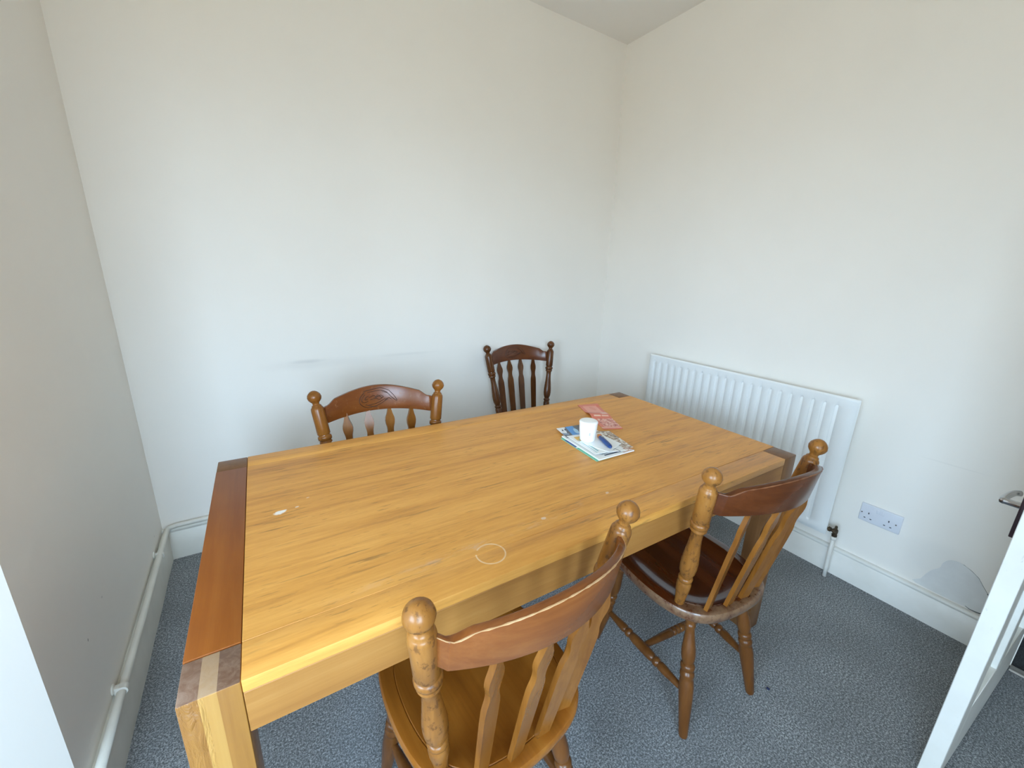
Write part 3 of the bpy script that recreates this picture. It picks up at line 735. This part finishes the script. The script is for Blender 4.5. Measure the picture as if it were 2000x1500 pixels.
# ================================================================== things on the table
ZT = TH + .0006
def sheet(name, quad, z, th, mat, parent=None, label=None, cat=None, group=None, warp=None, n=(8, 10)):
    """thin leaflet: quad of 4 world corners, subdivided, lifted by warp(a, b)"""
    q = [Vector((a, b, 0)) for a, b in quad]; c = sum(q, Vector())/4; ang = math.atan2((q[1]-q[0]).y, (q[1]-q[0]).x)
    bm = bmesh.new(); Rz = Matrix.Rotation(-ang, 3, 'Z'); V = []
    for i in range(n[0]+1):
        row = []
        for j in range(n[1]+1):
            a, b = i/n[0], j/n[1]
            p = (q[0]*(1-a)+q[1]*a)*(1-b) + (q[3]*(1-a)+q[2]*a)*b
            l = Rz @ (p-c); h = warp(a, b) if warp else 0
            row.append((l, h))
        V.append(row)
    top = [[bm.verts.new((l.x, l.y, th+h)) for l, h in r] for r in V]; bot = [[bm.verts.new((l.x, l.y, h)) for l, h in r] for r in V]
    for i in range(n[0]):
        for j in range(n[1]):
            bm.faces.new((top[i][j], top[i+1][j], top[i+1][j+1], top[i][j+1])); bm.faces.new((bot[i][j], bot[i][j+1], bot[i+1][j+1], bot[i+1][j]))
    for i in range(n[0]):
        bm.faces.new((top[i][0], bot[i][0], bot[i+1][0], top[i+1][0])); bm.faces.new((top[i][-1], top[i+1][-1], bot[i+1][-1], bot[i][-1]))
    for j in range(n[1]):
        bm.faces.new((top[0][j], top[0][j+1], bot[0][j+1], bot[0][j])); bm.faces.new((top[-1][j], bot[-1][j], bot[-1][j+1], top[-1][j+1]))
    o = obj(name, bm, mat); smooth_angle(o, 35); o.location = (c.x, c.y, z); o.rotation_euler = (0, 0, ang)
    return tag(o, label, cat, group)
def print_mat(name, paper, ops, rough=.32, side=None):
    """printed paper: ops = (centre, half size, colour, rotation) rectangles and blobs in the sheet's own metres"""
    b = NB(name); c = b.ramp(b.noise(b.oc(), 60, 3), [(.3, tuple(v*.96 for v in paper)), (.7, paper)])
    for op in ops:
        if op[0] == 'r':
            _, cen, hs, col, rot = op
            mp = b.n('ShaderNodeMapping', vector_type='TEXTURE'); b.l(b.oc(), mp.inputs[0]); mp.inputs['Location'].default_value = (cen[0], cen[1], 0); mp.inputs['Rotation'].default_value = (0, 0, rot); mp.inputs['Scale'].default_value = (hs[0], hs[1], 1)
            s = b.sep(mp.outputs[0])
            f = b.math('MULTIPLY', b.math('LESS_THAN', b.math('ABSOLUTE', s[0]), 1.0), b.math('LESS_THAN', b.math('ABSOLUTE', s[1]), 1.0))
            c = b.mix(f, c, col)
        elif op[0] == 'b':
            _, cen, hs, col, rot = op
            c = b.mix(b.blob((cen[0], cen[1], 0), (hs[0], hs[1], 1), .25, rot, .5, 60), c, col)
        elif op[0] == 'v':       # photographic mottling
            _, cen, hs, cols, sc = op
            mp = b.n('ShaderNodeMapping', vector_type='TEXTURE'); b.l(b.oc(), mp.inputs[0]); mp.inputs['Location'].default_value = (cen[0], cen[1], 0); mp.inputs['Scale'].default_value = (hs[0], hs[1], 1)
            s = b.sep(mp.outputs[0])
            f = b.math('MULTIPLY', b.math('LESS_THAN', b.math('ABSOLUTE', s[0]), 1.0), b.math('LESS_THAN', b.math('ABSOLUTE', s[1]), 1.0))
            c = b.mix(f, c, b.ramp(b.noise(b.oc(), sc, 3, .6, .8), [(.36, cols[0]), (.5, cols[1]), (.6, cols[2])]))
    if side:
        nz = b.sep(b.n('ShaderNodeTexCoord').outputs['Normal'])[2]
        c = b.mix(b.math('LESS_THAN', nz, .5), c, side)
    b.base(c); b.rough(rough); return b.m
WHT = (.86, .87, .86)
gp = 'post piled under the cup'
z = ZT
sheet('booklet', [(1.416, -1.380), (1.560, -1.381), (1.572, -1.172), (1.432, -1.166)], z, .0026, print_mat('print_green', (.10, .45, .28), [('r', (-.06, .05), (.05, .035), (.03, .05, .25), 0), ('r', (-.05, .012), (.05, .004), (.75, .80, .80), 0)], side=(.22, .50, .38)), None, 'green edged booklet at the bottom of the paper pile on the table', 'booklet', gp); z += .0029
sheet('magazine', [(1.424, -1.3825), (1.592, -1.388), (1.607, -1.180), (1.442, -1.158)], z, .0045, print_mat('print_newsletter', WHT, [('r', (-.02, -.07), (.035, .010), (.05, .06, .07), .1), ('r', (-.045, -.02), (.016, .06), (.62, .66, .68), .05), ('v', (.055, -.05), (.025, .055), ((.30, .08, .05), (.75, .55, .45), (.85, .85, .83)), 90), ('r', (.0, -.092), (.05, .0035), (.04, .05, .08), 0)], side=(.84, .84, .82)), None, 'thick white magazine with black print above the green booklet', 'magazine', gp); z += .0048
sheet('leaflet', [(1.447, -1.184), (1.505, -1.255), (1.600, -1.105), (1.470, -1.090)], z, .0015, print_mat('print_blue', (.10, .11, .13), [('r', (-.052, .002), (.018, .034), (.80, .82, .84), .35), ('r', (-.010, .018), (.017, .07), (.07, .30, .70), .55), ('b', (.004, .02), (.010, .03), (.40, .66, .90), .5), ('r', (-.040, .016), (.003, .010), (.05, .05, .08), .35), ('r', (-.048, .004), (.003, .008), (.05, .05, .08), .35), ('r', (-.035, -.030), (.02, .008), (.25, .33, .45), .2)]), None, 'dark leaflet with a blue band sticking out behind the cup', 'leaflet', gp)
sheet('leaflet', [(1.550, -1.345), (1.600, -1.374), (1.642, -1.215), (1.585, -1.185)], z, .0015, print_mat('print_collage', (.70, .68, .64), [('v', (0, 0), (.05, .09), ((.08, .05, .04), (.50, .38, .28), (.80, .79, .76)), 60)]), None, 'brown and grey printed leaflet under the right corner of the white envelope', 'leaflet', gp, warp=lambda a, b: .003*a*(1-b)); z += .0020
sheet('newsletter', [(1.434, -1.352), (1.556, -1.383), (1.592, -1.215), (1.452, -1.176)], z, .0016, print_mat('print_text', WHT, [('r', (-.012, -.038), (.004, .045), (.10, .12, .13), .40), ('r', (.012, -.058), (.020, .015), (.10, .11, .12), .1), ('r', (.028, -.04), (.003, .05), (.30, .32, .34), .35), ('r', (-.045, .050), (.016, .020), (.72, .44, .10), 0), ('r', (-.020, .055), (.012, .008), (.45, .47, .50), .2), ('r', (-.040, -.01), (.003, .06), (.22, .50, .55), .12), ('r', (-.050, -.02), (.002, .06), (.35, .60, .62), .12)]), None, 'folded white newsletter with small orange picture directly below the envelope', 'newsletter', gp, warp=lambda a, b: .0022*math.sin(a*PI)+.002*(1-b)*(1-a)); z += .0048
sheet('envelope', [(1.481, -1.370), (1.580, -1.336), (1.578, -1.232), (1.458, -1.246)], z, .0012, print_mat('print_plain', (.88, .91, .92), []), None, 'plain white envelope on top of the pile under the blue lighter', 'envelope', gp, warp=lambda a, b: .0035*max(0, 1-b*2.2)*(.4+.6*(1-a))-.0012); z += .0013
ZP = z-.0012
# cup with its flat lid
cup = empty('cup', (1.4925, -1.2465, ZP), 0, 'small white cup with a faint grey mark standing on the paper pile', 'cup')
n = 40
def turned(prof):
    bm = bmesh.new(); rings = []
    for r, zz in prof: rings.append([bm.verts.new((max(r, .0004)*math.cos(2*PI*k/n), max(r, .0004)*math.sin(2*PI*k/n), zz)) for k in range(n)])
    for a, b_ in zip(rings, rings[1:]):
        for k in range(n): bm.faces.new((a[k], a[(k+1) % n], b_[(k+1) % n], b_[k]))
    bm.faces.new(rings[0]); bm.faces.new(list(reversed(rings[-1])))
    return bm
def cup_mat():
    b = NB('white_cup'); c = (.92, .93, .93)
    a0 = -2.32   # side that carries the printed mark
    s = b.sep(); ang = b.math('ARCTAN2', s[1], s[0])
    def rect(da, dz, ha, hz): return b.math('MULTIPLY', b.math('LESS_THAN', b.math('ABSOLUTE', b.math('SUBTRACT', ang, a0+da)), ha), b.math('LESS_THAN', b.math('ABSOLUTE', b.math('SUBTRACT', s[2], dz)), hz))
    m = b.math('MAXIMUM', b.math('MULTIPLY', rect(.22, .034, .09, .006), .5), b.math('MULTIPLY', rect(.20, .021, .16, .0012), .35))
    b.base(b.mix(b.math('MULTIPLY', m, 1.5), c, (.36, .38, .41))); b.rough(.28); return b.m
m_cup = cup_mat()
o = obj('cup_body', turned([(0, 0), (.0255, 0), (.0275, .002), (.0285, .006), (.0315, .030), (.0335, .060), (.0341, .069), (0, .069)]), m_cup, cup); smooth_angle(o, 50)
o = obj('lid', turned([(0, .0691), (.0342, .0691), (.0348, .0700), (.0348, .0722), (.0340, .0745), (.0322, .0765), (.0295, .0778), (.0250, .0784), (0, .0786)]), m_cup, cup); smooth_angle(o, 50)
# lighter: blue rounded body, orange end towards the cup
p0, p1 = Vector((1.541, -1.266, ZP+.0085)), Vector((1.506, -1.356, ZP+.0085))
lt = empty('lighter', (p0.x, p0.y, p0.z), math.atan2(p1.y-p0.y, p1.x-p0.x), 'dark blue rounded lighter with orange end lying on the envelope', 'lighter')
L = (p1-p0).length
bm = bmesh.new(); lathe(bm, (0, 0, 0), (L, 0, 0), [(0, .0078), (.002, .0092), (L*.5, .0094), (L-.016, .0090), (L-.007, .0072), (L-.002, .0040), (L, .0010)], 18)
for v in bm.verts: v.co.z *= .85
obj('lighter_body', bm, plain('blue_plastic', (.012, .055, .21), .3, var=.1), lt, True)
bm = bmesh.new(); box(bm, (-.016, -.0075, -.0065), (.0005, .0075, .0065), .002); o = obj('lighter_cap', bm, plain('orange_plastic', (.72, .25, .05), .4), lt); smooth_angle(o); o['label'] = 'orange cap'
bm = bmesh.new(); box(bm, (.008, -.0025, .0066), (.020, .0025, .0090), .0008); obj('lighter_switch', bm, m_chrome, lt)
# red takeaway leaflet, folded, the fold standing up
RED = (.72, .19, .12); RED2 = (.80, .33, .25)
sheet('takeaway_leaflet', [(1.650, -1.175), (1.728, -1.208), (1.860, -.918), (1.765, -.882)], ZT, .0012,
      print_mat('print_red', RED, [('r', (0, .085), (.034, .05), RED2, 0), ('b', (.005, .10), (.014, .03), (.74, .27, .19), .2), ('r', (-.015, -.012), (.016, .006), (.85, .55, .42), 0), ('r', (.022, -.012), (.016, .006), (.85, .52, .40), 0), ('r', (.028, .02), (.015, .012), (.78, .50, .44), .2),
                               ('v', (.008, -.085), (.036, .045), ((.35, .05, .05), (.72, .28, .22), (.86, .58, .50)), 55), ('r', (0, -.14), (.045, .006), (.78, .42, .34), 0)]), None,
      'long coral red takeaway leaflet with raised fold lying behind the cup', 'leaflet', None,
      warp=lambda a, b: .012*math.exp(-((b-.52)/.10)**2)*(1-.6*a) + .004*a*b*(b > .9), n=(8, 28))
# bit of dark blue fluff on the carpet
bm = bmesh.new(); bmesh.ops.create_icosphere(bm, subdivisions=2, radius=.005)
for v in bm.verts: v.co = Vector((v.co.x*1.0, v.co.y*1.3, v.co.z*.6))*(.8+.4*random.random())
o = obj('fluff', bm, plain('blue_fluff', (.02, .03, .09), .9)); o.location = (1.861, -1.867, .003)
tag(o, 'tiny speck of dark blue fluff on the carpet behind the red seated chair', 'fluff')
